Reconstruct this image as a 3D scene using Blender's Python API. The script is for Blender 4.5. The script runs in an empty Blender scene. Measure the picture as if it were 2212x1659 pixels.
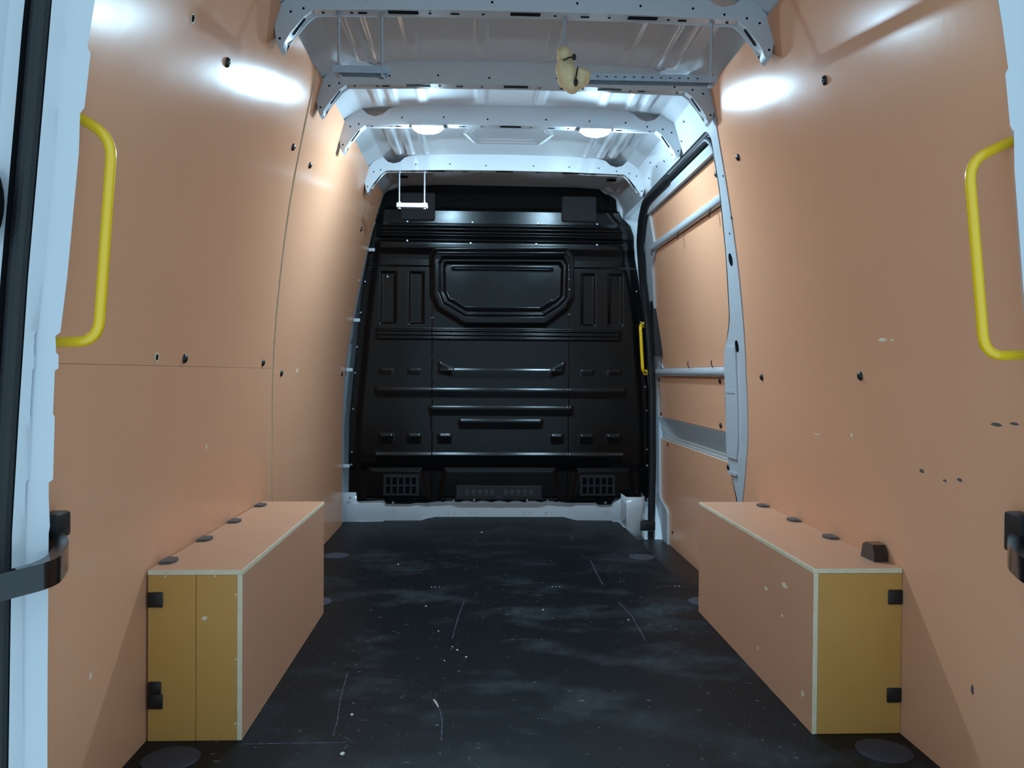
import bpy, bmesh, math, random
import numpy as np
from mathutils import Matrix, Vector, noise as mnoise

scene = bpy.context.scene
COL = scene.collection
R = math.radians
random.seed(7)

# ------------------------------------------------------------------ camera
def make_camera():
    W, F = 2212.0, 1800.0
    yaw, pitch, roll = R(2.35), R(-0.73), R(0.42)
    fw = Vector((math.sin(yaw) * math.cos(pitch), math.cos(yaw) * math.cos(pitch), math.sin(pitch)))
    rt = Vector((math.cos(yaw), -math.sin(yaw), 0))
    up = rt.cross(fw)
    r2 = rt * math.cos(roll) + up * math.sin(roll)
    u2 = up * math.cos(roll) - rt * math.sin(roll)
    m = Matrix((r2, u2, -fw)).transposed().to_4x4()
    m.translation = Vector((-0.133, 0.0, 0.873))
    cd = bpy.data.cameras.new('camera')
    cd.sensor_fit = 'HORIZONTAL'
    cd.sensor_width = 36.0
    cd.lens = 36.0 * F / W
    cd.clip_start = 0.05
    co = bpy.data.objects.new('camera', cd)
    co.matrix_world = m
    COL.objects.link(co)
    scene.camera = co
make_camera()

# ------------------------------------------------------------------ world, exposure
LAMP_STRENGTH = 800.0
LAMP_COLOUR = (0.50, 0.79, 1.0)
world = bpy.data.worlds.new('world')
scene.world = world
world.use_nodes = True
bg = world.node_tree.nodes['Background']
bg.inputs[0].default_value = (0.52, 0.80, 1.0, 1)
bg.inputs[1].default_value = 1.05
vs = scene.view_settings
vs.view_transform = 'Standard'
vs.look = 'None'
vs.gamma = 1.0
vs.use_curve_mapping = False
vs.exposure = 0.3

# ------------------------------------------------------------------ materials
def srgb(r, g, b):
    f = lambda c: (c / 255 / 12.92) if c / 255 <= 0.04045 else ((c / 255 + 0.055) / 1.055) ** 2.4
    return (f(r), f(g), f(b), 1)

def mat(name, col, rough=0.5, metal=0.0, spec=0.5, coat=0.0, var=0.0, vscale=3.0, col2=None,
        bump=0.0, bscale=60.0, emit=None, estr=0.0, rvar=0.0, stretch=(1, 1, 1), coat_rough=0.1):
    m = bpy.data.materials.new(name)
    m.use_nodes = True
    nt = m.node_tree
    b = nt.nodes['Principled BSDF']
    b.inputs['Base Color'].default_value = col
    b.inputs['Roughness'].default_value = rough
    b.inputs['Metallic'].default_value = metal
    b.inputs['Specular IOR Level'].default_value = spec
    b.inputs['Coat Weight'].default_value = coat
    b.inputs['Coat Roughness'].default_value = coat_rough
    tc = nt.nodes.new('ShaderNodeTexCoord')
    mp = nt.nodes.new('ShaderNodeMapping')
    mp.inputs['Scale'].default_value = stretch
    nt.links.new(tc.outputs['Object'], mp.inputs[0])
    if var > 0 or rvar > 0:
        n = nt.nodes.new('ShaderNodeTexNoise')
        n.inputs['Scale'].default_value = vscale
        n.inputs['Detail'].default_value = 6
        n.inputs['Roughness'].default_value = 0.6
        nt.links.new(mp.outputs[0], n.inputs['Vector'])
        rm = nt.nodes.new('ShaderNodeMapRange')
        rm.inputs[1].default_value = 0.35
        rm.inputs[2].default_value = 0.68
        nt.links.new(n.outputs[0], rm.inputs[0])
        if var > 0:
            mx = nt.nodes.new('ShaderNodeMix')
            mx.data_type = 'RGBA'
            c2 = col2 or tuple(c * 0.7 for c in col[:3]) + (1,)
            ml = nt.nodes.new('ShaderNodeMath')
            ml.operation = 'MULTIPLY'
            ml.inputs[1].default_value = var
            nt.links.new(rm.outputs[0], ml.inputs[0])
            nt.links.new(ml.outputs[0], mx.inputs['Factor'])
            mx.inputs['A'].default_value = col
            mx.inputs['B'].default_value = c2
            nt.links.new(mx.outputs['Result'], b.inputs['Base Color'])
        if rvar > 0:
            r2 = nt.nodes.new('ShaderNodeMapRange')
            r2.inputs[3].default_value = rough
            r2.inputs[4].default_value = min(1, rough + rvar)
            nt.links.new(rm.outputs[0], r2.inputs[0])
            nt.links.new(r2.outputs[0], b.inputs['Roughness'])
    if bump > 0:
        n2 = nt.nodes.new('ShaderNodeTexNoise')
        n2.inputs['Scale'].default_value = bscale
        n2.inputs['Detail'].default_value = 3
        nt.links.new(mp.outputs[0], n2.inputs['Vector'])
        bp = nt.nodes.new('ShaderNodeBump')
        bp.inputs['Strength'].default_value = bump
        bp.inputs['Distance'].default_value = 0.01
        nt.links.new(n2.outputs[0], bp.inputs['Height'])
        nt.links.new(bp.outputs[0], b.inputs['Normal'])
    if emit:
        b.inputs['Emission Color'].default_value = emit + (1,)
        b.inputs['Emission Strength'].default_value = estr
    return m

M = {}
M['liner'] = mat('brown_film_plywood', srgb(214, 155, 120), 0.165, spec=0.06, var=0.25, vscale=2.2,
                 col2=srgb(204, 143, 110), bump=0.010, bscale=30, rvar=0.05)
M['box_film'] = mat('box_film_plywood', srgb(204, 150, 118), 0.42, var=0.35, vscale=6, col2=srgb(194, 138, 106), bump=0.03, bscale=40)
M['box_end'] = mat('box_end_plywood', srgb(196, 142, 72), 0.5, var=0.4, vscale=5, col2=srgb(182, 126, 60), bump=0.03, bscale=40)
M['ply_edge'] = mat('raw_plywood_edge', srgb(222, 208, 180), 0.75, var=0.5, vscale=40, col2=srgb(190, 175, 140))
M['steel'] = mat('white_van_paint', srgb(188, 191, 195), 0.20, spec=0.5, coat=0.4, coat_rough=0.08, var=0.15, vscale=4, col2=srgb(176, 180, 185), bump=0.01, bscale=25)
M['black_paint'] = mat('black_bulkhead_paint', srgb(11, 10, 10), 0.17, spec=0.22, var=0.3, vscale=5, col2=srgb(18, 16, 16), bump=0.008, bscale=60, rvar=0.05)
M['black_plastic'] = mat('black_plastic', srgb(20, 20, 22), 0.45, var=0.3, vscale=20)
M['cap'] = mat('black_cap_plastic', srgb(24, 23, 24), 0.4, var=0.3, vscale=50)
M['bracket'] = mat('grey_bracket_plastic', srgb(84, 80, 78), 0.5, var=0.4, vscale=60)
M['gloss_black'] = mat('gloss_black_plastic', srgb(12, 12, 14), 0.18, coat=0.4, var=0.2, vscale=20)
M['rubber'] = mat('black_rubber', srgb(13, 14, 18), 0.55, var=0.3, vscale=30, bump=0.2, bscale=300)
M['hole_shade'] = mat('hole_shade_black', srgb(6, 8, 14), 0.9, spec=0.05, var=0.1)  # near-black colour painting the shade inside openings, used on flat plates
M['foam_pad'] = mat('dark_foam', srgb(44, 43, 44), 0.95, var=0.6, vscale=60, bump=0.5, bscale=220)
M['grille'] = mat('grey_vent_slat', srgb(58, 58, 60), 0.6, spec=0.15, var=0.3, vscale=60)
M['yellow'] = mat('yellow_enamel', srgb(232, 184, 0), 0.22, coat=0.5, var=0.15, vscale=8, col2=srgb(226, 174, 0))
M['zinc'] = mat('galvanised_steel', srgb(190, 200, 210), 0.34, metal=0.85, var=0.4, vscale=40, col2=srgb(150, 160, 170), bump=0.05, bscale=300)
M['pale_foam'] = mat('pale_yellow_foam', srgb(226, 204, 160), 0.9, var=0.5, vscale=30, col2=srgb(208, 184, 132), bump=0.3, bscale=120)
M['tape'] = mat('black_tape', srgb(18, 18, 18), 0.5, var=0.2)
M['white_crumb'] = mat('white_crumb', srgb(210, 208, 200), 0.8, var=0.3, vscale=90)
M['scuff'] = mat('dusty_scuff', srgb(98, 102, 108), 0.9, spec=0.1, var=0.95, vscale=45, col2=srgb(34, 38, 44))
M['disc'] = mat('grey_disc_plastic', srgb(64, 64, 72), 0.6, spec=0.2, var=0.35, vscale=14, col2=srgb(50, 52, 60))
M['lens'] = mat('lamp_lens', (1, 1, 1, 1), 0.3, var=0.01, emit=LAMP_COLOUR, estr=LAMP_STRENGTH)


def floor_material():
    m = bpy.data.materials.new('black_floor_board')
    m.use_nodes = True
    nt = m.node_tree
    N, L = nt.nodes.new, nt.links.new
    b = nt.nodes['Principled BSDF']
    b.inputs['Specular IOR Level'].default_value = 0.15
    tc = N('ShaderNodeTexCoord')
    def noise(scale, stretch, lo, hi, detail=5, rough=0.6):
        mp = N('ShaderNodeMapping'); mp.inputs['Scale'].default_value = stretch
        n = N('ShaderNodeTexNoise'); n.inputs['Scale'].default_value = scale
        n.inputs['Detail'].default_value = detail; n.inputs['Roughness'].default_value = rough
        r = N('ShaderNodeMapRange'); r.inputs[1].default_value = lo; r.inputs[2].default_value = hi
        L(tc.outputs['Object'], mp.inputs[0]); L(mp.outputs[0], n.inputs['Vector']); L(n.outputs[0], r.inputs[0])
        return r.outputs[0]
    dust = noise(2.6, (1.0, 1.6, 1), 0.50, 0.78)
    fine = noise(38, (1, 1, 1), 0.45, 0.75)
    speck = noise(70, (1, 1, 1), 0.70, 0.76, 2, 0.5)
    mul = N('ShaderNodeMath'); mul.operation = 'MULTIPLY'; L(dust, mul.inputs[0]); L(fine, mul.inputs[1])
    add = N('ShaderNodeMath'); add.operation = 'MULTIPLY_ADD'; L(mul.outputs[0], add.inputs[0]); add.inputs[1].default_value = 0.55
    ad2 = N('ShaderNodeMath'); ad2.operation = 'MULTIPLY'; L(dust, ad2.inputs[0]); ad2.inputs[1].default_value = 0.35
    L(ad2.outputs[0], add.inputs[2])
    mx = N('ShaderNodeMix'); mx.data_type = 'RGBA'
    mx.inputs['A'].default_value = srgb(13, 16, 20); mx.inputs['B'].default_value = srgb(72, 80, 84)
    L(add.outputs[0], mx.inputs['Factor'])
    mx2 = N('ShaderNodeMix'); mx2.data_type = 'RGBA'
    sm = N('ShaderNodeMath'); sm.operation = 'MULTIPLY'; L(speck, sm.inputs[0]); sm.inputs[1].default_value = 0.4
    L(sm.outputs[0], mx2.inputs['Factor']); L(mx.outputs['Result'], mx2.inputs['A'])
    mx2.inputs['B'].default_value = srgb(150, 150, 145)
    L(mx2.outputs['Result'], b.inputs['Base Color'])
    rr = N('ShaderNodeMapRange'); rr.inputs[3].default_value = 0.42; rr.inputs[4].default_value = 0.7
    L(dust, rr.inputs[0]); L(rr.outputs[0], b.inputs['Roughness'])
    # fine ribbed anti-slip pattern
    mp = N('ShaderNodeMapping'); mp.inputs['Scale'].default_value = (1, 1, 1)
    wv = N('ShaderNodeTexWave'); wv.inputs['Scale'].default_value = 55; wv.bands_direction = 'X'
    L(tc.outputs['Object'], mp.inputs[0]); L(mp.outputs[0], wv.inputs['Vector'])
    bp = N('ShaderNodeBump'); bp.inputs['Strength'].default_value = 0.12; bp.inputs['Distance'].default_value = 0.004
    L(wv.outputs[0], bp.inputs['Height']); L(bp.outputs[0], b.inputs['Normal'])
    return m
M['floor'] = floor_material()

# ------------------------------------------------------------------ helpers
def tag(o, label=None, cat=None, group=None, kind=None):
    if label: o['label'] = label
    if cat: o['category'] = cat
    if group: o['group'] = group
    if kind: o['kind'] = kind
    return o

def thing(name, loc, label=None, cat=None, group=None, kind=None):
    o = bpy.data.objects.new(name, None)
    COL.objects.link(o)
    o.location = loc
    o.empty_display_size = 0.05
    return tag(o, label, cat, group, kind)

WORLD = {}
def wmat(o):
    """world matrix without a depsgraph update"""
    if o.parent is None:
        return o.matrix_basis.copy()
    return wmat(o.parent) @ o.matrix_parent_inverse @ o.matrix_basis

def link(name, me, parent=None, mw=None):
    o = bpy.data.objects.new(name, me)
    COL.objects.link(o)
    mw = mw or Matrix.Identity(4)
    if parent:
        o.parent = parent
        o.matrix_parent_inverse = wmat(parent).inverted()
    o.matrix_basis = mw
    return o

def mesh(name, verts, faces, mats, parent=None, smooth=True, angle=35, fmats=None, mw=None):
    """one mesh object; verts in world coordinates, origin moved to the base centre"""
    verts = [Vector(v) for v in verts]
    if mw is None:
        lo = [min(v[i] for v in verts) for i in range(3)]
        hi = [max(v[i] for v in verts) for i in range(3)]
        org = Vector(((lo[0] + hi[0]) / 2, (lo[1] + hi[1]) / 2, lo[2]))
        verts = [v - org for v in verts]
        mw = Matrix.Translation(org)
    me = bpy.data.meshes.new(name)
    me.from_pydata([tuple(v) for v in verts], [], faces)
    for m in (mats if isinstance(mats, (list, tuple)) else [mats]):
        me.materials.append(M[m])
    if fmats:
        for p, k in zip(me.polygons, fmats): p.material_index = k
    bm = bmesh.new(); bm.from_mesh(me)
    bmesh.ops.recalc_face_normals(bm, faces=bm.faces)
    bm.to_mesh(me); bm.free()
    if smooth:
        me.polygons.foreach_set('use_smooth', [True] * len(me.polygons))
        me.set_sharp_from_angle(angle=R(angle))
    me.update()
    return link(name, me, parent, mw)

def bm_mesh(name, bm, mats, parent=None, smooth=True, angle=35, mw=None, recenter=True):
    bmesh.ops.recalc_face_normals(bm, faces=bm.faces)
    if mw is None and recenter:
        lo = [min(v.co[i] for v in bm.verts) for i in range(3)]
        hi = [max(v.co[i] for v in bm.verts) for i in range(3)]
        org = Vector(((lo[0] + hi[0]) / 2, (lo[1] + hi[1]) / 2, lo[2]))
        bmesh.ops.translate(bm, verts=bm.verts, vec=-org)
        mw = Matrix.Translation(org)
    me = bpy.data.meshes.new(name)
    bm.to_mesh(me); bm.free()
    for m in (mats if isinstance(mats, (list, tuple)) else [mats]):
        me.materials.append(M[m])
    if smooth:
        me.polygons.foreach_set('use_smooth', [True] * len(me.polygons))
        me.set_sharp_from_angle(angle=R(angle))
    return link(name, me, parent, mw)

def add_box(bm, a, b, bev=0.0, seg=2):
    a, b = Vector(a), Vector(b)
    c, s = (a + b) / 2, b - a
    r = bmesh.ops.create_cube(bm, size=1.0, matrix=Matrix.Translation(c) @ Matrix.Diagonal((abs(s.x), abs(s.y), abs(s.z), 1)))
    if bev > 0:
        es = list({e for v in r['verts'] for e in v.link_edges})
        bmesh.ops.bevel(bm, geom=es, offset=bev, segments=seg, affect='EDGES', profile=0.5)

def box(name, a, b, mats, parent=None, bev=0.0, seg=2):
    bm = bmesh.new(); add_box(bm, a, b, bev, seg)
    return bm_mesh(name, bm, mats, parent)

def board(name, a, b, thin, parent, face='box_film', edge='ply_edge', bev=0.0012):
    """plywood board: film on the two broad faces, raw edge round them"""
    bm = bmesh.new(); add_box(bm, a, b, bev, 1)
    for f in bm.faces:
        f.normal_update()
        f.material_index = 0 if abs(f.normal[thin]) > 0.95 else 1
    return bm_mesh(name, bm, [face, edge], parent)

def tube(path, r, seg=10, cap=True, closed=False):
    """verts, faces of a tube along points"""
    P = [Vector(p) for p in path]
    V, Fc = [], []
    n = len(P)
    prev = None
    for i, p in enumerate(P):
        t = (P[min(i + 1, n - 1)] - P[max(i - 1, 0)]).normalized()
        if prev is None:
            a = Vector((0, 0, 1)) if abs(t.z) < 0.9 else Vector((1, 0, 0))
            u = t.cross(a).normalized()
        else:
            u = (prev - t * prev.dot(t)).normalized()
        prev = u
        v = t.cross(u)
        rr = r[i] if isinstance(r, (list, tuple)) else r
        for k in range(seg):
            a = 2 * math.pi * k / seg
            V.append(p + (u * math.cos(a) + v * math.sin(a)) * rr)
    for i in range(n - 1):
        for k in range(seg):
            k2 = (k + 1) % seg
            Fc.append((i * seg + k, i * seg + k2, (i + 1) * seg + k2, (i + 1) * seg + k))
    if cap:
        Fc.append(tuple(range(seg))); Fc.append(tuple((n - 1) * seg + k for k in range(seg)))
    return V, Fc

def fillet(path, rad, seg=6):
    """round the corners of a polyline"""
    P = [Vector(p) for p in path]
    out = [P[0]]
    for i in range(1, len(P) - 1):
        a, b, c = P[i - 1], P[i], P[i + 1]
        d1, d2 = (a - b), (c - b)
        k = min(rad, d1.length * 0.45, d2.length * 0.45)
        s, e = b + d1.normalized() * k, b + d2.normalized() * k
        for j in range(seg + 1):
            t = j / seg
            out.append(s * (1 - t) ** 2 + b * 2 * t * (1 - t) + e * t ** 2)
    out.append(P[-1])
    return out

def strip(path, w, t, axis_w):
    """rectangular bar (width w along axis_w, thickness t) along points"""
    P = [Vector(p) for p in path]
    aw = Vector(axis_w).normalized()
    V, Fc = [], []
    n = len(P)
    for i, p in enumerate(P):
        tg = (P[min(i + 1, n - 1)] - P[max(i - 1, 0)]).normalized()
        s = tg.cross(aw).normalized()
        for a, b in ((-1, -1), (1, -1), (1, 1), (-1, 1)):
            V.append(p + aw * (a * w / 2) + s * (b * t / 2))
    for i in range(n - 1):
        for k in range(4):
            k2 = (k + 1) % 4
            Fc.append((i * 4 + k, i * 4 + k2, i * 4 + 4 + k2, i * 4 + 4 + k))
    Fc += [(0, 1, 2, 3), tuple((n - 1) * 4 + k for k in range(4))]
    return V, Fc

def prism(poly, axis, a, b):
    """verts, faces of a polygon extruded along an axis; poly gives the two other coordinates in x,y,z order"""
    V = []
    for c in (a, b):
        for p in poly:
            q = list(p); q.insert(axis, c); V.append(tuple(q))
    n = len(poly)
    Fc = [tuple(range(n)), tuple(range(n, 2 * n))]
    for k in range(n):
        Fc.append((k, (k + 1) % n, n + (k + 1) % n, n + k))
    return V, Fc

# smooth half-width of the cargo space by height
PZ = [-0.2, 0, .3, .6, .9, 1.2, 1.5, 1.7, 1.85, 1.95, 2.05]
PW = [.903, .905, .905, .905, .889, .845, .785, .736, .695, .665, .635]
def w(z):
    z = min(max(z, PZ[0]), PZ[-1])
    for i in range(len(PZ) - 1):
        if z <= PZ[i + 1]: break
    sl = lambda j: (PW[j + 1] - PW[j]) / (PZ[j + 1] - PZ[j])
    def tan(j):
        if j == 0: return sl(0)
        if j == len(PZ) - 1: return sl(j - 1)
        a, b = sl(j - 1), sl(j)
        return 0 if a * b < 0 else (a + b) / 2
    h = PZ[i + 1] - PZ[i]; t = (z - PZ[i]) / h
    return ((2 * t ** 3 - 3 * t ** 2 + 1) * PW[i] + (t ** 3 - 2 * t ** 2 + t) * h * tan(i)
            + (-2 * t ** 3 + 3 * t ** 2) * PW[i + 1] + (t ** 3 - t ** 2) * h * tan(i + 1))
def dw(z): return (w(z + .004) - w(z - .004)) / .008

def lerp(z, pts):
    pts = sorted(pts)
    return float(np.interp(z, [p[0] for p in pts], [p[1] for p in pts]))

def frange(a, b, step):
    n = max(1, int(math.ceil((b - a) / step - 1e-6)))
    return [a + (b - a) * i / n for i in range(n + 1)]

def sheet(name, side, z0, z1, ya, yb, off, t, mats, parent, step=0.035, ny=1, extra=()):
    """panel bent to the wall profile. ya, yb: y as number or function of z; off: distance outside the profile (or function)"""
    fa = ya if callable(ya) else (lambda z: ya)
    fb = yb if callable(yb) else (lambda z: yb)
    fo = off if callable(off) else (lambda z: off)
    zs = sorted(set(frange(z0, z1, step)) | set(e for e in extra if z0 < e < z1))
    V, Fc, Fm = [], [], []
    for z in zs:
        n = Vector((-side, 0, dw(z))).normalized()
        for k in range(ny + 1):
            y = fa(z) + (fb(z) - fa(z)) * k / ny
            p = Vector((side * (w(z) + fo(z)), y, z))
            V.append(p); V.append(p - n * t)
    c = (ny + 1) * 2
    for i in range(len(zs) - 1):
        for k in range(ny):
            a = i * c + k * 2; b = a + c
            Fc.append((a, a + 2, b + 2, b)); Fm.append(0)
            Fc.append((a + 1, b + 1, b + 3, a + 3)); Fm.append(0)
        a = i * c; b = a + c
        Fc.append((a, b, b + 1, a + 1)); Fm.append(1)
        a = i * c + ny * 2; b = a + c
        Fc.append((a, a + 1, b + 1, b)); Fm.append(1)
    for base in (0, (len(zs) - 1) * c):
        for k in range(ny):
            a = base + k * 2
            Fc.append((a, a + 1, a + 3, a + 2)); Fm.append(1)
    if not isinstance(mats, (list, tuple)): mats = [mats, mats]
    return mesh(name, V, Fc, list(mats), parent, fmats=Fm)

def wall_frame(side, y, z, off=0.0):
    """matrix with local Z pointing into the cargo space"""
    n = Vector((-side, 0, dw(z))).normalized()
    yv = Vector((0, 1, 0))
    xv = yv.cross(n).normalized()
    m = Matrix((xv, yv, n)).transposed().to_4x4()
    m.translation = Vector((side * (w(z) + off), y, z))
    return m

def lathe_mesh(name, prof, seg, mats):
    """prof: list of (r, z); returns mesh data"""
    bm = bmesh.new()
    rings = []
    for r, z in prof:
        if r < 1e-6:
            rings.append([bm.verts.new((0, 0, z))])
        else:
            rings.append([bm.verts.new((r * math.cos(2 * math.pi * k / seg), r * math.sin(2 * math.pi * k / seg), z)) for k in range(seg)])
    for a, b in zip(rings, rings[1:]):
        for k in range(seg):
            k2 = (k + 1) % seg
            if len(a) == 1 and len(b) == 1: continue
            if len(a) == 1: bm.faces.new((a[0], b[k], b[k2]))
            elif len(b) == 1: bm.faces.new((a[k], a[k2], b[0]))
            else: bm.faces.new((a[k], a[k2], b[k2], b[k]))
    bmesh.ops.recalc_face_normals(bm, faces=bm.faces)
    me = bpy.data.meshes.new(name)
    bm.to_mesh(me); bm.free()
    me.materials.append(M[mats])
    me.polygons.foreach_set('use_smooth', [True] * len(me.polygons))
    me.set_sharp_from_angle(angle=R(40))
    return me

SCREW = lathe_mesh('screw_cap', [(0, -.002), (.0125, -.002), (.0125, .002), (.0105, .005), (.006, .0075), (.0045, .0075), (.0035, .005), (0, .005)], 14, 'cap')
SMALL_SCREW = lathe_mesh('small_screw', [(0, -.002), (.0085, -.002), (.0085, .003), (.005, .006), (0, .006)], 10, 'cap')
HOLE_SHADE = lathe_mesh('plug_hole_shade', [(0, -.001), (.008, -.001), (.008, .0008), (0, .0008)], 12, 'hole_shade')  # solid black disc, paints the shade of an open hole
HOLE_RING = lathe_mesh('hole_rim', [(.008, -.001), (.0115, -.001), (.0115, .0012), (.008, .0012)], 14, 'ply_edge')
BOLT = lathe_mesh('bolt', [(0, -.002), (.007, -.002), (.007, .002), (.0045, .005), (0, .005)], 8, 'zinc')
DOT = lathe_mesh('weld_hole_shade', [(0, -.0005), (.0045, -.0005), (.0045, .0006), (0, .0006)], 8, 'hole_shade')  # flat black dot painted as the shade in a small hole

def put(me, name, mw, parent):
    return link(name, me, parent, mw)

# ================================================================== FLOOR
floor_poly = [(-.915, 1.36), (.915, 1.36), (.915, 3.30), (.80, 3.33), (.772, 3.42), (.722, 3.60), (.715, 4.0), (.703, 4.70), (.703, 4.866),
              (.664, 4.893), (-.68, 4.893), (-.80, 4.885), (-.915, 4.885)]
V, Fc = prism(floor_poly, 2, -.022, 0.0)
floor = mesh('floor', V, Fc, 'floor', smooth=False)
tag(floor, 'black dusty load floor board of the van', kind='structure')
DISC = lathe_mesh('floor_plug', [(0, -.001), (.063, -.001), (.063, .0012), (.060, .0022), (0, .0026)], 36, 'disc')
for x, y in ((-.817, 1.893), (.818, 1.893), (-.803, 3.985), (.655, 3.945), (-.745, 3.18), (.745, 3.165)):
    put(DISC, 'floor_plug', Matrix.Translation((x, y, 0)), floor)
# board rising over the front cross-member
rx = [-.676, -.46, -.43, -.375, .375, .42, .45, .664]
rz = [.006, .007, .017, .028, .028, .017, .008, .006]
V, Fc = [], []
for x, z in zip(rx, rz):
    V += [(x, 4.62, .0003), (x, 4.78, z * .45 + .0003), (x, 4.893, z), (x, 4.893, -.02), (x, 4.62, -.02)]
for k in range(len(rx) - 1):
    for j in range(5):
        a = k * 5 + j; b = k * 5 + (j + 1) % 5
        Fc.append((a, b, b + 5, a + 5))
Fc += [tuple(range(5)), tuple(35 + k for k in range(5))]
mesh('raised_front_edge', V, Fc, 'floor', floor)
# step well beside the sliding door
step = tag(box('trim_4', (.66, 3.24, -.16), (1.02, 4.75, -.075), 'black_plastic', bev=.01), 'black plastic step well beside the sliding door', kind='structure')
V, Fc = strip([(.776, 3.42, -.006), (.726, 3.60, -.006), (.719, 4.0, -.006), (.707, 4.70, -.006)], .012, .006, (0, 0, 1))
mesh('floor_edge_strip', V, Fc, 'black_plastic', floor)

# ================================================================== LEFT WALL
def seam(z): return lerp(z, [(0, 3.185), (.63, 3.176), (.91, 3.123), (1.18, 3.04), (1.45, 2.96), (1.9, 2.86)])
wall_left = sheet('wall_left', -1, -.15, 1.93, 1.475, 5.1, .055, .01, 'steel', None, ny=4)
tag(wall_left, 'left side of the van lined with brown plywood panels', kind='structure')
LIN = ['liner', 'ply_edge']
lower = sheet('liner_panel', -1, .0, .8846, 1.50, lambda z: seam(z) - .001, .004, .009, LIN, wall_left, ny=2)
upper = sheet('liner_panel', -1, .8854, 1.895, 1.44, lambda z: seam(z) - .001, .004, .009, LIN, wall_left, ny=2)
front = sheet('liner_panel', -1, .0, 1.895, lambda z: seam(z) + .001, 4.80, .0, .009, LIN, wall_left, ny=2)
for y, z, p in ((2.093, 1.635, upper), (2.834, 1.627, upper), (3.09, 1.63, front), (2.19, .905, upper), (2.976, .904, upper), (3.248, .867, front),
                (4.681, .862, front), (4.431, 1.627, front), (2.99, .04, lower)):
    put(SCREW, 'screw_cap', wall_frame(-1, y, z, 0 if p is front else .004), p)
for y, z, p in ((1.842, 1.637, upper), (2.003, .905, upper)):
    put(HOLE_SHADE, 'plug_hole_shade', wall_frame(-1, y, z, .0035), p)
    put(HOLE_RING, 'hole_rim', wall_frame(-1, y, z, .0035), p)

# ================================================================== RIGHT WALL
def pil_edge(z): return lerp(z, [(0, 3.25), (.376, 3.209), (.626, 3.150), (.89, 3.140), (1.235, 3.070), (1.484, 3.028), (1.676, 2.991), (1.832, 2.955), (1.95, 2.93)])
def pil_in(z): return lerp(z, [(0, 3.24), (.30, 3.25), (.372, 3.265), (.45, 3.335), (.53, 3.415), (.60, 3.430), (.90, 3.415), (.968, 3.385), (1.04, 3.30), (1.09, 3.255), (1.335, 3.167), (1.58, 3.085), (1.745, 3.050), (1.770, 3.065), (1.785, 3.10), (1.80, 3.16)])
wall_right = sheet('wall_right', 1, -.15, 1.93, 1.475, 3.02, .055, .01, 'steel', None, ny=3)
tag(wall_right, 'right side of the van lined with brown plywood behind the sliding door', kind='structure')
rpan = sheet('liner_panel', 1, .0, 1.895, 1.44, lambda z: pil_edge(z) - .001, .0, .009, LIN, wall_right, ny=3)
for y, z in ((2.117, 1.632), (2.839, 1.621), (2.192, .873), (2.968, .866)):
    put(SCREW, 'screw_cap', wall_frame(1, y, z), rpan)

# white pillar and roof rail round the sliding door opening
pillar = tag(sheet('trim_1', 1, .0, 1.795, pil_edge, pil_in, lambda z: -.004, .055, 'steel', None, step=.02, ny=3),
             'white steel pillar between the plywood lining and the sliding door', kind='structure')
def wall_patch(name, side, pts, off, t, mats, parent):
    """thin polygon (y, z) laid on the wall profile"""
    n = len(pts)
    V = [Vector((side * (w(z) + off), y, z)) for y, z in pts] + [Vector((side * (w(z) + off + t), y, z)) for y, z in pts]
    Fc = [tuple(range(n)), tuple(range(n, 2 * n))] + [(k, (k + 1) % n, n + (k + 1) % n, n + k) for k in range(n)]
    return mesh(name, V, Fc, mats, parent)
def oval(cy, cz, ry, rz, n=14): return [(cy + ry * math.cos(2 * math.pi * k / n), cz + rz * math.sin(2 * math.pi * k / n)) for k in range(n)]
wall_patch('pillar_slot_shade', 1, oval(3.125, 1.31, .020, .024), -.0055, .002, 'hole_shade', pillar)  # black patch on uncut steel, painting the slot's shade
wall_patch('pillar_slot_shade', 1, oval(3.21, .985, .020, .024), -.0055, .002, 'hole_shade', pillar)
# pressed boss at the foot of the pillar
sheet('pressed_boss', 1, .535, .985, lambda z: pil_edge(z) + .10, lambda z: pil_in(z) - .025, -.010, .008, 'steel', pillar, step=.03)
for z in (.80, .47):
    wall_patch('pressed_step', 1, [(3.27, z), (3.38, z), (3.38, z + .012), (3.27, z + .012)], -.0125, .004, 'steel', pillar)
for y, z in ((3.02, 1.60), (3.03, 1.45), (3.08, 1.40)):
    put(DOT, 'weld_hole_shade', wall_frame(1, y, z, -.0045), pillar)

rail = tag(sheet('trim_2', 1, 1.785, 1.93, 2.95, 4.90, lambda z: -.002 - .03 * max(0, (z - 1.80)), .05, 'steel', None, step=.02, ny=4),
           'white steel roof rail above the sliding door', kind='structure')
for y, z in ((3.10, 1.85), (3.40, 1.83), (3.52, 1.84), (3.72, 1.83), (3.86, 1.84), (4.05, 1.83), (4.22, 1.82), (4.5, 1.83), (4.7, 1.80), (3.3, 1.88), (3.95, 1.88)):
    put(DOT, 'weld_hole_shade', wall_frame(1, y, z, -.0055 - .03 * max(0, z - 1.80)), rail)

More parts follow.
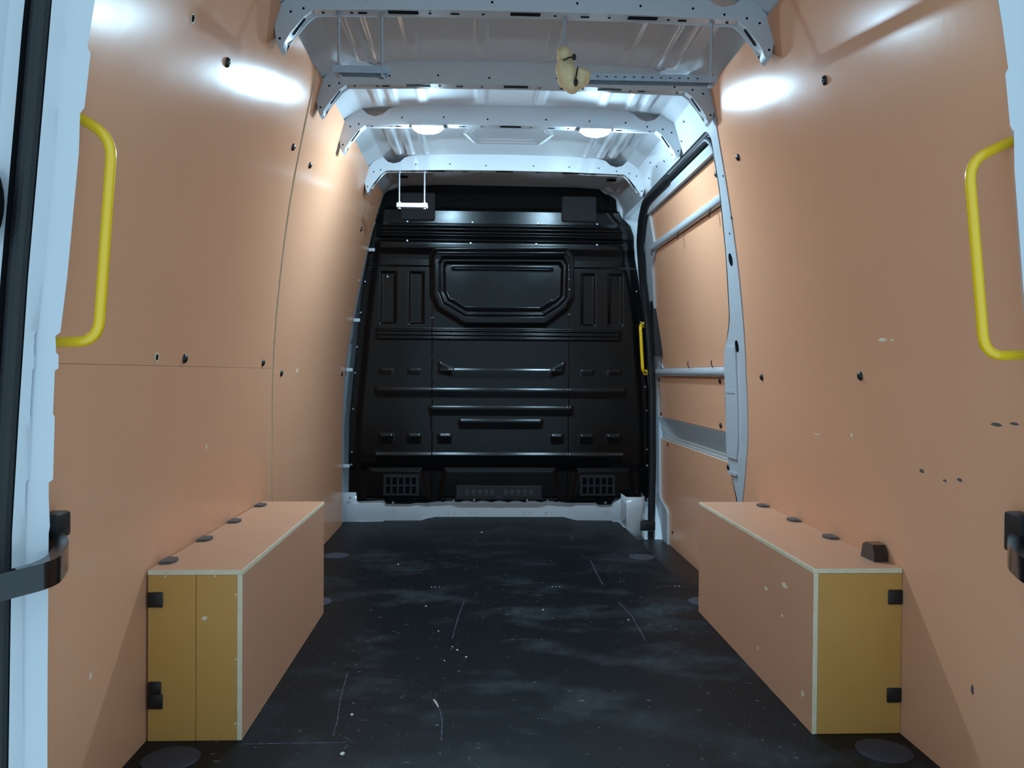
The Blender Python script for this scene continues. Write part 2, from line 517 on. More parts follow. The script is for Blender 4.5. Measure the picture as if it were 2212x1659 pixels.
# ================================================================== SLIDING DOOR
DO = .036
door = tag(sheet('door_1', 1, -.16, 1.775, lambda z: pil_in(max(z, .35)) - .06, lambda z: lerp(z, [(-.16, 4.78), (.02, 4.80), (.10, 4.90), (.5, 4.915), (.95, 4.90), (1.3, 4.84), (1.52, 4.74), (1.72, 4.56), (1.78, 4.50)]),
           .060, .02, 'steel', None, ny=3), 'white sliding side door lined with plywood panels', kind='structure')
def door_panel(z0, z1, ya, yb):
    return sheet('door_panel', 1, z0, z1, ya, yb, DO, .009, LIN, door)
p1 = door_panel(1.572, 1.708, lambda z: pil_in(z) - .02, lambda z: lerp(z, [(1.57, 4.452), (1.71, 4.335)]))
p2 = door_panel(.910, 1.533, lambda z: pil_in(z) - .02, lambda z: lerp(z, [(.91, 4.70), (.974, 4.768), (1.2, 4.72), (1.467, 4.545), (1.535, 4.395)]))
p3 = door_panel(.627, .862, lambda z: 3.38, lambda z: 4.90)
p4 = door_panel(-.085, .498, lambda z: pil_in(max(z, .33)) - .05, lambda z: lerp(z, [(-.085, 4.592), (.10, 4.612), (.125, 4.66), (.150, 4.80), (.5, 4.842)]))
for y, z, p in ((3.20, 1.649, p1), (4.377, 1.652, p1), (4.84, .843, p3), (3.614, .846, p3), (4.826, .643, p3), (3.627, .650, p3),
                (4.66, .477, p4), (3.521, .478, p4), (4.519, .008, p4)):
    put(SMALL_SCREW if y > 4 else SCREW, 'screw_cap', wall_frame(1, y, z, DO), p)
# round tube rail across the door and the lower rail
def door_bar(z, ya, yb, r, off, flat=1.0):
    pts = [(w(z) + off, y, z) for y in frange(ya, yb, .3)]
    V, Fc = tube(pts, r, 14)
    return mesh('door_rail', V, Fc, 'steel', door)
b1 = door_bar(1.553, 3.05, 4.45, .021, .030)
b2 = door_bar(.886, 3.36, 4.84, .023, .034)
def hook(y, z, up):
    V, Fc = strip([(w(z) + .012, y - .008, z), (w(z) + .006, y - .004, z + up * .016), (w(z) + .010, y + .006, z + up * .032)], .007, .003, (0, 1, 0))
    mesh('trim_clip', V, Fc, 'cap', door)
for y in (4.40, 3.83, 3.30): hook(y, 1.534, -1)
for y in (4.65, 4.05, 3.64): hook(y, .905, 1)
# sloped ledge between the two lower panels
sheet('door_ledge', 1, .498, .627, 3.38, 4.88, lambda z: .020 + .045 * (0.627 - z) / .129, .004, 'steel', door, step=.02)
# upper frame strip and front frame strip of the door
sheet('door_frame_strip', 1, 1.709, 1.745, 3.06, lambda z: lerp(z, [(1.70, 4.40), (1.765, 4.33)]), .012, .02, 'steel', door, step=.02)
fy0 = lambda z: lerp(z, [(-.16, 4.592), (.10, 4.612), (.125, 4.66), (.150, 4.80), (.5, 4.842), (.86, 4.90), (.91, 4.70), (.95, 4.78), (1.2, 4.72), (1.467, 4.545), (1.535, 4.40), (1.72, 4.34)])
fy1 = lambda z: lerp(z, [(-.16, 4.66), (.02, 4.78), (.10, 4.90), (.5, 4.925), (.86, 4.93), (.95, 4.89), (1.3, 4.80), (1.52, 4.68), (1.74, 4.46)])
sheet('door_frame_strip', 1, -.16, 1.742, fy0, fy1, .024, .014, 'steel', door, step=.02)
# black latch cover on the front edge of the door
V, Fc = prism([(.872, .978), (.917, .978), (.914, 1.08), (.908, 1.17), (.893, 1.28), (.88, 1.292), (.852, 1.29), (.862, 1.13)], 1, 4.69, 4.76)
V = [(x + .0, y, z) for x, y, z in V]
o = mesh('latch_cover', V, Fc, 'black_plastic', door)
box('latch_tongue', (.80, 4.70, -.02), (.885, 4.76, .035), 'black_plastic', door, bev=.008)

# black rubber seal round the opening
seal_path = [(w(.36) + .012, 3.285, .36), (w(.45) + .012, 3.355, .45), (w(.55) + .012, 3.435, .55), (w(.75) + .012, 3.440, .75), (w(.95) + .012, 3.405, .95), (w(1.09) + .012, 3.275, 1.09),
             (w(1.335) + .012, 3.187, 1.335), (w(1.58) + .012, 3.105, 1.58), (w(1.72) + .010, 3.075, 1.72), (w(1.762) + .008, 3.12, 1.762)]
seal_path += [(w(1.762) + .008, y, 1.762) for y in (3.4, 3.8, 4.1)]
seal_path += [(w(1.76) + .004, 4.26, 1.757), (w(1.70), 4.42, 1.70), (w(1.60), 4.60, 1.60), (w(1.40), 4.74, 1.40), (w(1.17), 4.80, 1.17),
              (w(.8) - .012, 4.83, .8), (w(.35) - .012, 4.84, .35), (w(0) - .02, 4.82, -.10)]
V, Fc = tube(fillet(seal_path, .05, 4), [.012] * 52 + [.022] * 200, 10)
seal_o = tag(mesh('trim_3', V, Fc, 'rubber', None), 'black rubber seal round the sliding door opening', kind='structure')
sheet('seal_lip', 1, 1.738, 1.785, 3.11, 4.25, .018, .004, 'rubber', seal_o, step=.02)

# ================================================================== FRONT END: riser, flanges, bulkhead
def front_body():
    # white steel body round the bulkhead
    V, Fc = prism([(-1.0, -.15), (1.05, -.15), (1.05, 2.02), (-1.0, 2.02)], 1, 5.09, 5.12)
    o = tag(mesh('trim_5', V, Fc, 'steel', None, smooth=False), 'white steel body behind the black bulkhead', kind='structure')
    plan = [(-.93, 4.888), (-.84, 4.888), (-.825, 4.896), (-.69, 4.896), (-.682, 4.900), (-.47, 4.900), (-.44, 4.908), (-.375, 4.918), (.386, 4.918), (.43, 4.908), (.46, 4.900),
            (.655, 4.900), (.68, 4.895), (.716, 4.868), (.722, 4.716), (.80, 4.712), (.83, 4.74), (.84, 4.90), (.93, 4.90)]
    V, Fc = [], []
    for x, y in plan:
        lean = .012
        V += [(x, y, -.10), (x, y + lean, .10), (x, y + .016, .17)]
    for k in range(len(plan) - 1):
        for j in range(2):
            a = k * 3 + j; Fc.append((a, a + 3, a + 4, a + 1))
    r = mesh('front_riser', V, Fc, 'steel', o, angle=50)
    md = r.modifiers.new('thickness', 'SOLIDIFY'); md.thickness = .003; md.offset = 0
    # left flange between lining and bulkhead, right corner plate
    fl = sheet('side_flange', -1, .0, 1.93, 4.80, 4.90, .006, .02, 'steel', o, ny=1)
    for z in (1.581, 1.174, .887, .33):
        box('flange_tab', (-w(z) - .004, 4.845, z - .010), (-w(z) + .034, 4.862, z + .010), 'steel', o, bev=.003)
    V, Fc = prism([(.58, 2.0), (.60, 1.90), (.66, 1.78), (.76, 1.60), (.82, 1.30), (.88, .8), (.93, .8), (.93, 2.0)], 1, 4.885, 4.892)
    mesh('corner_plate', V, Fc, 'steel', o)
    box('knob', (-.775, 4.80, 1.745), (-.715, 4.85, 1.795), 'black_plastic', o, bev=.014)
    return o
front_trim = front_body()

def sdf_poly(px, pz, poly):
    """signed distance, negative inside"""
    d = np.full(px.shape, 1e9); inside = np.zeros(px.shape, bool)
    n = len(poly)
    for i in range(n):
        ax, az = poly[i]; bx, bz = poly[(i + 1) % n]
        ex, ez = bx - ax, bz - az
        t = np.clip(((px - ax) * ex + (pz - az) * ez) / (ex * ex + ez * ez), 0, 1)
        d = np.minimum(d, np.hypot(px - ax - t * ex, pz - az - t * ez))
        c = ((az > pz) != (bz > pz)) & (px < (bx - ax) * (pz - az) / (bz - az + 1e-12) + ax)
        inside ^= c
    return np.where(inside, -d, d)
def sst(a, b, x):
    t = np.clip((x - a) / (b - a), 0, 1); return t * t * (3 - 2 * t)

def bulkhead():
    nx, nz = 300, 420
    v = np.linspace(0, 1, nz)
    zn = .10 + (1.968 - .10) * v
    xl = np.interp(zn, [.1, .615, 1.179, 1.421, 1.689, 1.931, 1.97], [-.886, -.876, -.825, -.797, -.761, -.731, -.725])
    xr = np.interp(zn, [.1, .624, 1.196, 1.40, 1.55, 1.61, 1.68, 1.739, 1.789, 1.832, 1.92, 1.97], [.892, .884, .842, .812, .786, .776, .772, .751, .699, .673, .668, .625])
    u = np.linspace(0, 1, nx)
    X = xl[:, None] + (xr - xl)[:, None] * u[None, :]
    Z = np.repeat(zn[:, None], nx, 1)
    zb = np.interp(X, [-.9, -.82, -.68, -.672, -.665, -.52, -.50, -.43, -.357, .35, .39, .57, .58, .663, .67, .9],
                   [.119, .119, .126, .126, .104, .104, .109, .110, .119, .119, .111, .111, .100, .100, .126, .121])
    zb = zb + np.where(np.abs(X) < .34, .010 * np.abs(np.sin((X + .34) / .68 * math.pi * 7)) - .006, 0)
    k = np.clip((.24 - Z) / .14, 0, 1)
    Z = Z + (zb - .10) * k
    zt = np.interp(X, [-.75, -.60, -.575, .56, .61, .9], [1.938, 1.938, 1.966, 1.962, 1.925, 1.92])
    k = np.clip((Z - 1.86) / .108, 0, 1)
    Z = Z - (1.968 - zt) * k
    D = np.zeros_like(X)                      # proud of the base plane (towards the cargo space)
    # large vertical form: head leaning back, swept shoulder, flat body, set-back foot
    D += np.interp(Z, [.0, .30, .345, .40, 1.535, 1.56, 1.598, 1.638, 1.655, 1.73, 1.738, 1.812, 1.83, 1.97],
                   [-.035, -.030, -.004, 0, 0, .005, .022, .0235, .028, .031, .030, .0345, .020, .0])
    ex = np.minimum(X - xl[:, None], xr[:, None] - X)
    inner = sst(.035, .075, ex)
    def ledge(z0, x0, x1, h=.010, ramp=.016, back=.05, dz=None):
        zz = z0 if dz is None else z0 + dz
        s = Z - zz
        f = np.where(s > ramp / 2, 0, np.where(s > -ramp / 2, (ramp / 2 - s) / ramp, np.clip(1 + (s + ramp / 2) / back, 0, 1)))
        return h * f * sst(x0 - .006, x0 + .006, X) * (1 - sst(x1 - .006, x1 + .006, X))
    for z0, h in ((1.713, .012), (1.675, .012)):
        D += ledge(z0, -.70, .71, h, .018, .018)
    D -= .016 * np.exp(-((Z - 1.647) / .010) ** 2) * inner
    for z0, x0, x1, h in ((.781, -.725, .735, .0059), (.677, -.412, .421, .0064), (.60, -.24, .244, .0068), (.402, -.728, .729, .0098)):
        D += ledge(z0, x0, x1, h, .018, .045)
    for z0 in (1.126, 1.103, 1.080):
        D += ledge(z0, -.72, .70, .007, .012, .011)
    # trapezoid press line
    dz = np.where(X < -.274, (-.274 - X) * .49, np.where(X > .289, (X - .289) * .52, 0))
    D += ledge(.895, -.358, .372, .0053, .0165, .05, dz)
    for x0, x1 in ((-.701, -.626), (-.537, -.464), (-.36, -.288), (.299, .366), (.47, .545), (.629, .706)):
        D += ledge(.513, x0, x1, .0080, .0155, .045)
        D += ledge(.893, x0, x1, .004, .010, .03)
    # tall pressed panels
    for x0, x1 in ((-.701, -.61), (-.536, -.449), (.469, .551), (.629, .713)):
        s = sdf_poly(X, Z, [(x0, 1.155), (x1, 1.155), (x1, 1.460), (x0, 1.460)])
        D -= .012 * (1 - sst(-.012, .002, s))
    # shoulder step over the tall panels
    D += .006 * (1 - sst(1.485, 1.50, Z)) * (np.abs(X) > .40)
    # window blank: raised rim and recess
    P1 = [(-.385, 1.585), (.378, 1.592), (.412, 1.555), (.416, 1.315), (.390, 1.25), (.262, 1.152), (-.212, 1.148), (-.372, 1.245), (-.404, 1.315), (-.408, 1.55)]
    P2 = [(-.345, 1.545), (.360, 1.552), (.386, 1.515), (.384, 1.314), (.341, 1.268), (.247, 1.207), (-.207, 1.203), (-.335, 1.278), (-.360, 1.340), (-.362, 1.510)]
    P3 = [(-.330, 1.520), (.345, 1.525), (.362, 1.495), (.358, 1.325), (.322, 1.290), (.238, 1.235), (-.200, 1.232), (-.312, 1.298), (-.334, 1.345), (-.338, 1.490)]
    s1, s2, s3 = sdf_poly(X, Z, P1), sdf_poly(X, Z, P2), sdf_poly(X, Z, P3)
    D += .022 * (1 - sst(-.020, .012, s1)) - .016 * (1 - sst(-.012, .004, s2)) - .026 * (1 - sst(-.012, .002, s3))
    D += np.where(s3 < -.02, ledge(1.490, -.285, .300, .007, .012, .012), 0)
    dz = np.where(X < -.215, (-.215 - X) * .66, np.where(X > .23, (X - .23) * .66, 0))
    D += np.where(s3 < -.004, ledge(1.252, -.288, .302, .008, .012, .02, dz), 0)
    # side margins
    D -= .010 * (1 - inner)
    # foot: vertical relief pockets
    for x0, x1 in ((-.80, -.42), (-.36, .36), (.42, .80)):
        s = sdf_poly(X, Z, [(x0, .13), (x1, .13), (x1 - .03, .315), (x0 + .03, .315)])
        D += .018 * (1 - sst(-.02, .01, s))
    Yv = 4.868 - D
    verts = np.stack([X, Yv, Z], -1).reshape(-1, 3)
    i = np.arange(nz - 1)[:, None] * nx + np.arange(nx - 1)[None, :]
    faces = np.stack([i, i + 1, i + nx + 1, i + nx], -1).reshape(-1, 4)
    me = bpy.data.meshes.new('wall_front')
    me.from_pydata(verts.tolist(), [], faces.tolist())
    me.materials.append(M['black_paint'])
    me.polygons.foreach_set('use_smooth', [True] * len(me.polygons))
    o = link('wall_front', me)
    md = o.modifiers.new('thickness', 'SOLIDIFY'); md.thickness = .003; md.offset = -1
    return tag(o, 'black pressed steel bulkhead with a blanked window at the front', kind='structure')
bulk = bulkhead()
YB = 4.868
for x0, x1, z0, z1 in ((-.585, -.386, 1.750, 1.908), (.346, .547, 1.755, 1.900)):
    bm = bmesh.new(); add_box(bm, (x0, YB - .062, z0), (x1, YB - .008, z1), .012, 3)
    bm_mesh('foam_pad', bm, 'foam_pad', bulk)
face_y = Matrix.Rotation(R(90), 4, 'X')          # local Z -> -Y
for x, z, d in [(-.855, .66, 0), (-.862, .41, 0), (-.865, .335, 0), (-.872, .14, 0), (-.845, .87, 0), (-.835, 1.02, 0), (-.815, 1.22, 0), (-.79, 1.40, 0),
                (.862, .66, 0), (.866, .43, 0), (.868, .335, 0), (.872, .135, 0), (.853, .80, 0), (.83, 1.05, 0), (.822, 1.18, 0), (.795, 1.36, 0),
                (-.62, .118, .02), (.62, .118, .02), (-.27, .128, .02), (-.15, .132, .02), (.16, .132, .02), (.28, .128, .02),
                (-.545, 1.745, .036), (-.17, 1.745, .036), (.21, 1.745, .036), (.555, 1.745, .036), (-.545, 1.635, .034), (-.18, 1.625, .034), (.20, 1.625, .034), (.555, 1.625, .034),
                (-.64, 1.83, .012), (-.69, 1.78, .02), (.60, 1.86, .01), (-.66, 1.43, .004)]:
    put(BOLT, 'bolt', Matrix.Translation((x, YB - d + .008, z)) @ face_y, bulk)
# vents near the floor
def vent(x0, x1, z0, z1, y):
    bm = bmesh.new(); add_box(bm, (x0, y, z0), (x1, y + .012, z1), .003, 1)
    return bm_mesh('vent_grille', bm, 'black_plastic', bulk)
for x0, x1 in ((-.668, -.482), (.481, .670)):
    g = vent(x0 - .012, x1 + .012, .155, .280, YB + .004)
    for r_ in range(2):
        for k in range(5):
            a = x0 + .006 + k * (x1 - x0) / 5
            box('vent_opening_shade', (a, YB + .002, .222 - r_ * .052), (a + .024, YB + .0045, .262 - r_ * .052), 'hole_shade', g)  # no cut through the grille; the opening's shade is a black plate
g = vent(-.256, .248, .140, .215, YB + .004)
for k in range(5):
    for x0 in (-.205, .023):
        a = x0 + k * .037
        box('vent_slat', (a, YB - .002, .152), (a + .026, YB + .0045, .190), 'grille', g, bev=.001)
V, Fc = prism([(-.020, .145), (.012, .145), (-.004, .162)], 1, YB - .001, YB + .0045)
mesh('vent_emblem', V, Fc, 'grille', g)

# ================================================================== CEILING
def ceiling():
    ys = np.array(frange(1.34, 5.09, .0125)); xs = np.array(frange(-.72, .72, .006))
    X, Y = np.meshgrid(xs, ys)
    A = np.abs(X)
    Z = np.interp(A, [0, .30, .56, .615, .655, .69, .72], [1.972, 1.968, 1.955, 1.950, 1.925, 1.900, 1.880])
    def rib(x, y0, y1, wd, h):
        return -h * (1 - sst(wd * .35, wd * .65, np.abs(X - x))) * sst(y0 - .01, y0 + .02, Y) * (1 - sst(y1 - .02, y1 + .01, Y))
    bays = [(1.59, 1.90), (1.92, 2.31), (2.44, 2.93), (3.03, 3.41), (3.52, 4.17)]
    for bi, (y0, y1) in enumerate(bays):
        for x in (-.535, -.475, .475, .535):
            Z += rib(x, y0, y1, .034, .010)
        for x in ((-.36, -.13, .11, .36) if bi < 4 else (-.40, .40)):
            Z += rib(x, y0, y1, .040 if bi < 4 else .02, .008)
    # long pressings and a stretched hexagon between the last two bows
    def cross(y, x0, x1, wd, h):
        return -h * (1 - sst(wd * .3, wd * .7, np.abs(Y - y))) * sst(x0 - .01, x0 + .01, X) * (1 - sst(x1 - .01, x1 + .01, X))
    Z += cross(3.56, -.34, .34, .035, .008)
    Z += cross(3.70, -.38, -.20, .022, .006) + cross(3.70, .20, .38, .022, .006)
    s = sdf_poly(X, Y, [(-.145, 3.68), (.145, 3.68), (.19, 3.82), (.145, 3.98), (-.145, 3.98), (-.19, 3.82)])
    Z -= .007 * np.exp(-(s / .012) ** 2)
    nx, ny = len(xs), len(ys)
    verts = np.stack([X, Y, Z], -1).reshape(-1, 3)
    i = np.arange(ny - 1)[:, None] * nx + np.arange(nx - 1)[None, :]
    faces = np.stack([i, i + 1, i + nx + 1, i + nx], -1).reshape(-1, 4)
    me = bpy.data.meshes.new('ceiling')
    me.from_pydata(verts.tolist(), [], faces.tolist())
    me.materials.append(M['steel'])
    me.polygons.foreach_set('use_smooth', [True] * len(me.polygons))
    o = link('ceiling', me)
    md = o.modifiers.new('thickness', 'SOLIDIFY'); md.thickness = .004; md.offset = 1
    return tag(o, 'white ribbed steel van roof seen from inside', kind='structure')
ceil = ceiling()

half = [(0, 1.976), (.30, 1.972), (.475, 1.961), (.505, 1.948), (.530, 1.926), (.560, 1.918), (.590, 1.926), (.615, 1.950), (.660, 1.922), (.700, 1.884), (.706, 1.850),
        (.703, 1.815), (.700, 1.790), (.692, 1.770), (.682, 1.778), (.676, 1.800), (.660, 1.818), (.624, 1.868), (.600, 1.886), (.30, 1.890), (0, 1.892)]
bow_poly = half + [(-x, z) for x, z in half[::-1] if x > 0]
bow_me = None
def make_bow(y):
    """roof bow: hat section, front web at y, 48 mm deep"""
    global bow_me
    if bow_me is None:
        bm = bmesh.new()
        n = len(bow_poly)
        ra = [bm.verts.new((x, 0, z)) for x, z in bow_poly]
        rb = [bm.verts.new((x, .050, z)) for x, z in bow_poly]
        bm.faces.new(ra); bm.faces.new(rb)
        for k in range(n): bm.faces.new((ra[k], ra[(k + 1) % n], rb[(k + 1) % n], rb[k]))
        es = [e for e in bm.edges if len(e.link_faces) == 2 and abs(e.verts[0].co.y - e.verts[1].co.y) < 1e-6
              and (e.verts[0].co.z < 1.893 and e.verts[1].co.z < 1.893)]
        bmesh.ops.bevel(bm, geom=es, offset=.004, segments=2, affect='EDGES')
        bmesh.ops.triangulate(bm, faces=[f for f in bm.faces if len(f.verts) > 4])
        bmesh.ops.recalc_face_normals(bm, faces=bm.faces)
        me = bpy.data.meshes.new('roof_bow'); bm.to_mesh(me); bm.free()
        me.materials.append(M['steel'])
        me.polygons.foreach_set('use_smooth', [True] * len(me.polygons)); me.set_sharp_from_angle(angle=R(30))
        bow_me = me
    o = link('roof_bow', bow_me, ceil, Matrix.Translation((0, y, 0)))
    return o
def slot_shade_plate(name, L, Wd, mt='hole_shade', n=6, flat=False):  # thin plate whose black colour paints the shade of a slot
    pts = []
    r = Wd / 2
    if flat:
        pts = [(-L / 2, -r), (L / 2, -r), (L / 2, r), (-L / 2, r)]
    else:
        for s, c in ((1, L / 2 - r), (-1, -L / 2 + r)):
            for k in range(n + 1):
                a = -math.pi / 2 + math.pi * k / n
                pts.append((c + s * r * math.cos(a), s * r * math.sin(a)))
    bm = bmesh.new()
    a = [bm.verts.new((x, y, 0)) for x, y in pts]; b = [bm.verts.new((x, y, -.0012)) for x, y in pts]
    bm.faces.new(a); bm.faces.new(b)
    for k in range(len(pts)): bm.faces.new((a[k], a[(k + 1) % len(pts)], b[(k + 1) % len(pts)], b[k]))
    bmesh.ops.recalc_face_normals(bm, faces=bm.faces)
    me = bpy.data.meshes.new(name); bm.to_mesh(me); bm.free(); me.materials.append(M[mt])
    return me
SLOT_SHADE_BIG = slot_shade_plate('bow_slot_shade', .085, .020, flat=True)
SLOT_SHADE_OVAL = slot_shade_plate('bow_slot_shade', .026, .009)
SLOT_SHADE_GUSSET = slot_shade_plate('bow_slot_shade', .058, .014)
BOWS = (1.505, 2.355, 2.955, 3.435, 4.20)
zu = lambda x: float(np.interp(abs(x), [0, .30, .60], [1.892, 1.890, 1.884])) - .0002
for bi, yb in enumerate(BOWS):
    bo = make_bow(yb)
    for x in (-.35, -.005, .33):
        put(SLOT_SHADE_BIG, 'bow_slot_shade', Matrix.Translation((x, yb + .019, zu(x))), bo)
    for x in (-.465, -.205, .165, .445):
        put(SLOT_SHADE_OVAL, 'bow_slot_shade', Matrix.Translation((x, yb + .024, zu(x))), bo)
    for x in (-.575, -.495, -.275, -.125, .08, .235, .405, .575):
        put(DOT, 'weld_hole_shade', Matrix.Translation((x, yb + .024, zu(x) - .0004)), bo)
    for x, z in ((-.66, 1.875), (-.625, 1.885), (-.45, 1.915), (-.28, 1.92), (-.1, 1.915), (.14, 1.918), (.32, 1.915), (.47, 1.912), (.56, 1.897), (.625, 1.888), (.662, 1.875), (.69, 1.80), (-.69, 1.80)):
        put(DOT, 'weld_hole_shade', Matrix.Translation((x, yb, z)) @ face_y @ Matrix.Scale(.8, 4), bo)
    for s in (-1, 1):                            # black plate painting the shade of the long gusset slot
        a, b = Vector((s * .660, 0, 1.818)), Vector((s * .624, 0, 1.868))
        t = (b - a).normalized(); n = Vector((-s * t.z * s * s, 0, 0))
        n = Vector((-t.z, 0, t.x)) if s > 0 else Vector((t.z, 0, -t.x))
        yv = n.cross(t)
        mm = Matrix((t, yv, -n if n.z > 0 else n)).transposed().to_4x4()
        zz = n if n.z < 0 else -n
        yv = zz.cross(t)
        mm = Matrix((t, yv, zz)).transposed().to_4x4()
        mm.translation = (a + b) / 2 + zz * .0012 + Vector((0, yb + .022, 0))
        put(SLOT_SHADE_GUSSET, 'bow_slot_shade', mm, bo)
# front header over the bulkhead, rear header over the doors
V, Fc = [], []
hx = frange(-.66, .66, .02)
for x in hx:
    zt = float(np.interp(abs(x), [0, .56, .62, .70], [1.985, 1.978, 1.945, 1.925]))
    sc = .004 * abs(math.sin(x * 22))
    V += [(x, 4.83, zt + .02), (x, 4.825, zt - .008 - sc), (x, 4.90, zt - .008 - sc), (x, 4.90, zt + .02)]
for k in range(len(hx) - 1):
    for j in range(4):
        a = k * 4 + j; b = k * 4 + (j + 1) % 4
        Fc.append((a, b, b + 4, a + 4))
mesh('front_header', V, Fc, 'steel', ceil)
for x in (-.55, .60): wall = put(SLOT_SHADE_OVAL, 'header_hole_shade', Matrix.Translation((x, 4.6, 1.945)) @ Matrix.Diagonal((2.2, 5, 1, 1)), ceil)  # black plates painting the shade of the header holes
box('rear_header', (-.80, 1.36, 1.84), (.80, 1.44, 1.99), 'steel', ceil, bev=.01)

# ================================================================== REAR DOOR PILLARS (white, both sides of the opening)
XIN = [(-.05, .850), (.33, .850), (.600, .848), (.612, .846), (.66, .848), (.685, .848), (.69, .841), (.795, .838), (.80, .841), (.872, .838), (.876, .832), (.898, .832), (.902, .836), (.930, .837), (.936, .829),
       (1.027, .818), (1.235, .799), (1.30, .797), (1.31, .790), (1.40, .780), (1.41, .785), (1.488, .773), (1.60, .752), (1.90, .690)]
XOUT = [(-.05, .905), (.206, .903), (.602, .897), (.795, .886), (1.026, .871), (1.295, .848), (1.487, .832), (1.9, .770)]
def rear_pillar(side, name, label):
    zs = sorted(set(frange(-.05, 1.88, .04)) | {p[0] for p in XIN} | {p[0] - .006 for p in XIN[2:15]})
    V, Fc = [], []
    prof = lambda z: [(lerp(z, XIN) + .050, 1.50), (lerp(z, XIN) + .026, 1.455), (lerp(z, XIN) + .006, 1.428), (lerp(z, XIN), 1.420), (lerp(z, XIN) + .036, 1.417), (lerp(z, XIN) * .25 + lerp(z, XOUT) * .75, 1.412), (lerp(z, XOUT), 1.400),
                      (lerp(z, XOUT) + .004, 1.430), (lerp(z, XOUT) + .004, 1.50)]
    n = 9
    for z in zs: V += [(side * x, y, z) for x, y in prof(z)]
    for i in range(len(zs) - 1):
        for k in range(n):
            a = i * n + k; b = i * n + (k + 1) % n
            Fc.append((a, b, b + n, a + n))
    Fc += [tuple(range(n)), tuple((len(zs) - 1) * n + k for k in range(n))]
    o = tag(mesh(name, V, Fc, 'steel', None, angle=40), label, kind='structure')
    # weatherstrip
    pts = [(side * (lerp(z, XOUT) + .016), 1.405, z) for z in frange(-.05, 1.86, .06)]
    V, Fc = tube(pts, .0135, 10)
    mesh('weather_strip', V, Fc, 'rubber', o)
    return o
rp_l = rear_pillar(-1, 'trim_6', 'white rear door pillar beside the left plywood wall')
rp_r = rear_pillar(1, 'trim_7', 'white rear door pillar beside the right plywood wall')
# folded-back rear doors, only their hinge edges show
def rear_door(side, name, label):
    zs = frange(-.05, 1.86, .06)
    V, Fc = [], []
    prof = lambda z: [(lerp(z, XOUT) + .030, 1.46), (lerp(z, XOUT) + .030, 1.425), (lerp(z, XOUT) + .048, 1.425), (lerp(z, XOUT) + .052, 1.414), (lerp(z, XOUT) + .072, 1.410), (lerp(z, XOUT) + .074, 1.41), (lerp(z, XOUT) + .18, 1.30), (lerp(z, XOUT) + .20, 1.34), (lerp(z, XOUT) + .10, 1.46)]
    n = 9
    fm = []
    for z in zs: V += [(side * x, y, z) for x, y in prof(z)]
    for i in range(len(zs) - 1):
        for k in range(n):
            a = i * n + k; b = i * n + (k + 1) % n
            Fc.append((a, b, b + n, a + n)); fm.append({0: 1, 1: 1, 2: 1, 3: 0, 4: 0, 5: 2}.get(k, 0))
    Fc += [tuple(range(n)), tuple((len(zs) - 1) * n + k for k in range(n))]; fm += [0, 0]
    o = tag(mesh(name, V, Fc, ['steel', 'rubber', 'steel'], None, angle=30, fmats=fm), label, kind='structure')
    return o
rd_l = rear_door(-1, 'door_2', 'open rear door hinge edge beside the left pillar')
rd_r = rear_door(1, 'door_3', 'open rear door hinge edge beside the right pillar')
bm = bmesh.new()
bmesh.ops.create_uvsphere(bm, u_segments=16, v_segments=10, radius=1, matrix=Matrix.Translation((-.925, 1.385, 1.145)) @ Matrix.Diagonal((.022, .02, .062, 1)))
bm_mesh('hinge_cover', bm, 'gloss_black', rd_l)

# door check arms: black curved bars reaching out of a socket in the lining
def check_arm(side, label):
    t = thing('door_check_arm', (side * .86, 1.52, .57), label, 'door check')
    P = [(.893, 1.53, .592), (.862, 1.50, .590), (.832, 1.455, .584), (.817, 1.405, .578), (.812, 1.375, .575), (.822, 1.350, .572), (.866, 1.330, .562), (.926, 1.316, .549), (.996, 1.303, .537)]
    dz = -.028 if side < 0 else -.034
    P = [(x + (.010 if side < 0 else 0), y, z) for x, y, z in P]
    V, Fc = strip(fillet([(side * x, y, z + dz) for x, y, z in P], .03, 4), .043, .022, (0, 0, 1))
    mesh('arm', V, Fc, 'gloss_black', t)
    bm = bmesh.new()
    x0, x1 = .872, .908
    add_box(bm, (side * x0 if side > 0 else -x1, 1.50, .572 if side < 0 else .542), (side * x1 if side > 0 else -x0, 1.55, .618), .006, 2)
    so = bm_mesh('socket', bm, 'black_plastic', t)
    return t
check_arm(-1, 'black curved door check arm crossing the white rear pillar opposite the sliding door')
check_arm(1, 'black door check arm in its socket at the rear on the sliding door side')

# ================================================================== GRAB HANDLES
def handle(label, pts, r, plate=None):
    V, Fc = tube(fillet(pts, .038, 7), r, 14)
    bm = bmesh.new()
    t = thing('grab_handle', pts[-1], label, 'grab handle', None)
    mesh('bar', V, Fc, 'yellow', t)
    for p in (pts[0], pts[-1]):
        v = (Vector(pts[1]) - Vector(pts[0])) if p is pts[0] else (Vector(pts[-2]) - Vector(pts[-1]))
        v.normalize()
        a = Vector(p)
        V, Fc = tube([a - v * .004, a + v * .004], r * 1.7, 14)
        mesh('foot_plate', V, Fc, 'yellow', t)
    return t
handle('large yellow grab handle by the rear pillar on the wall opposite the sliding door',
       [(-.868, 1.475, 1.335), (-.768, 1.475, 1.276), (-.792, 1.475, .923), (-.885, 1.475, .921)], .0095)
handle('large yellow grab handle by the rear pillar on the sliding door side',
       [(.868, 1.475, 1.318), (.750, 1.475, 1.262), (.785, 1.475, .911), (.885, 1.475, .914)], .0095)
handle('small yellow grab handle on the black bulkhead next to the sliding door',
       [(.835, 4.852, 1.163), (.804, 4.79, 1.160), (.821, 4.79, .890), (.850, 4.852, .884)], .010)

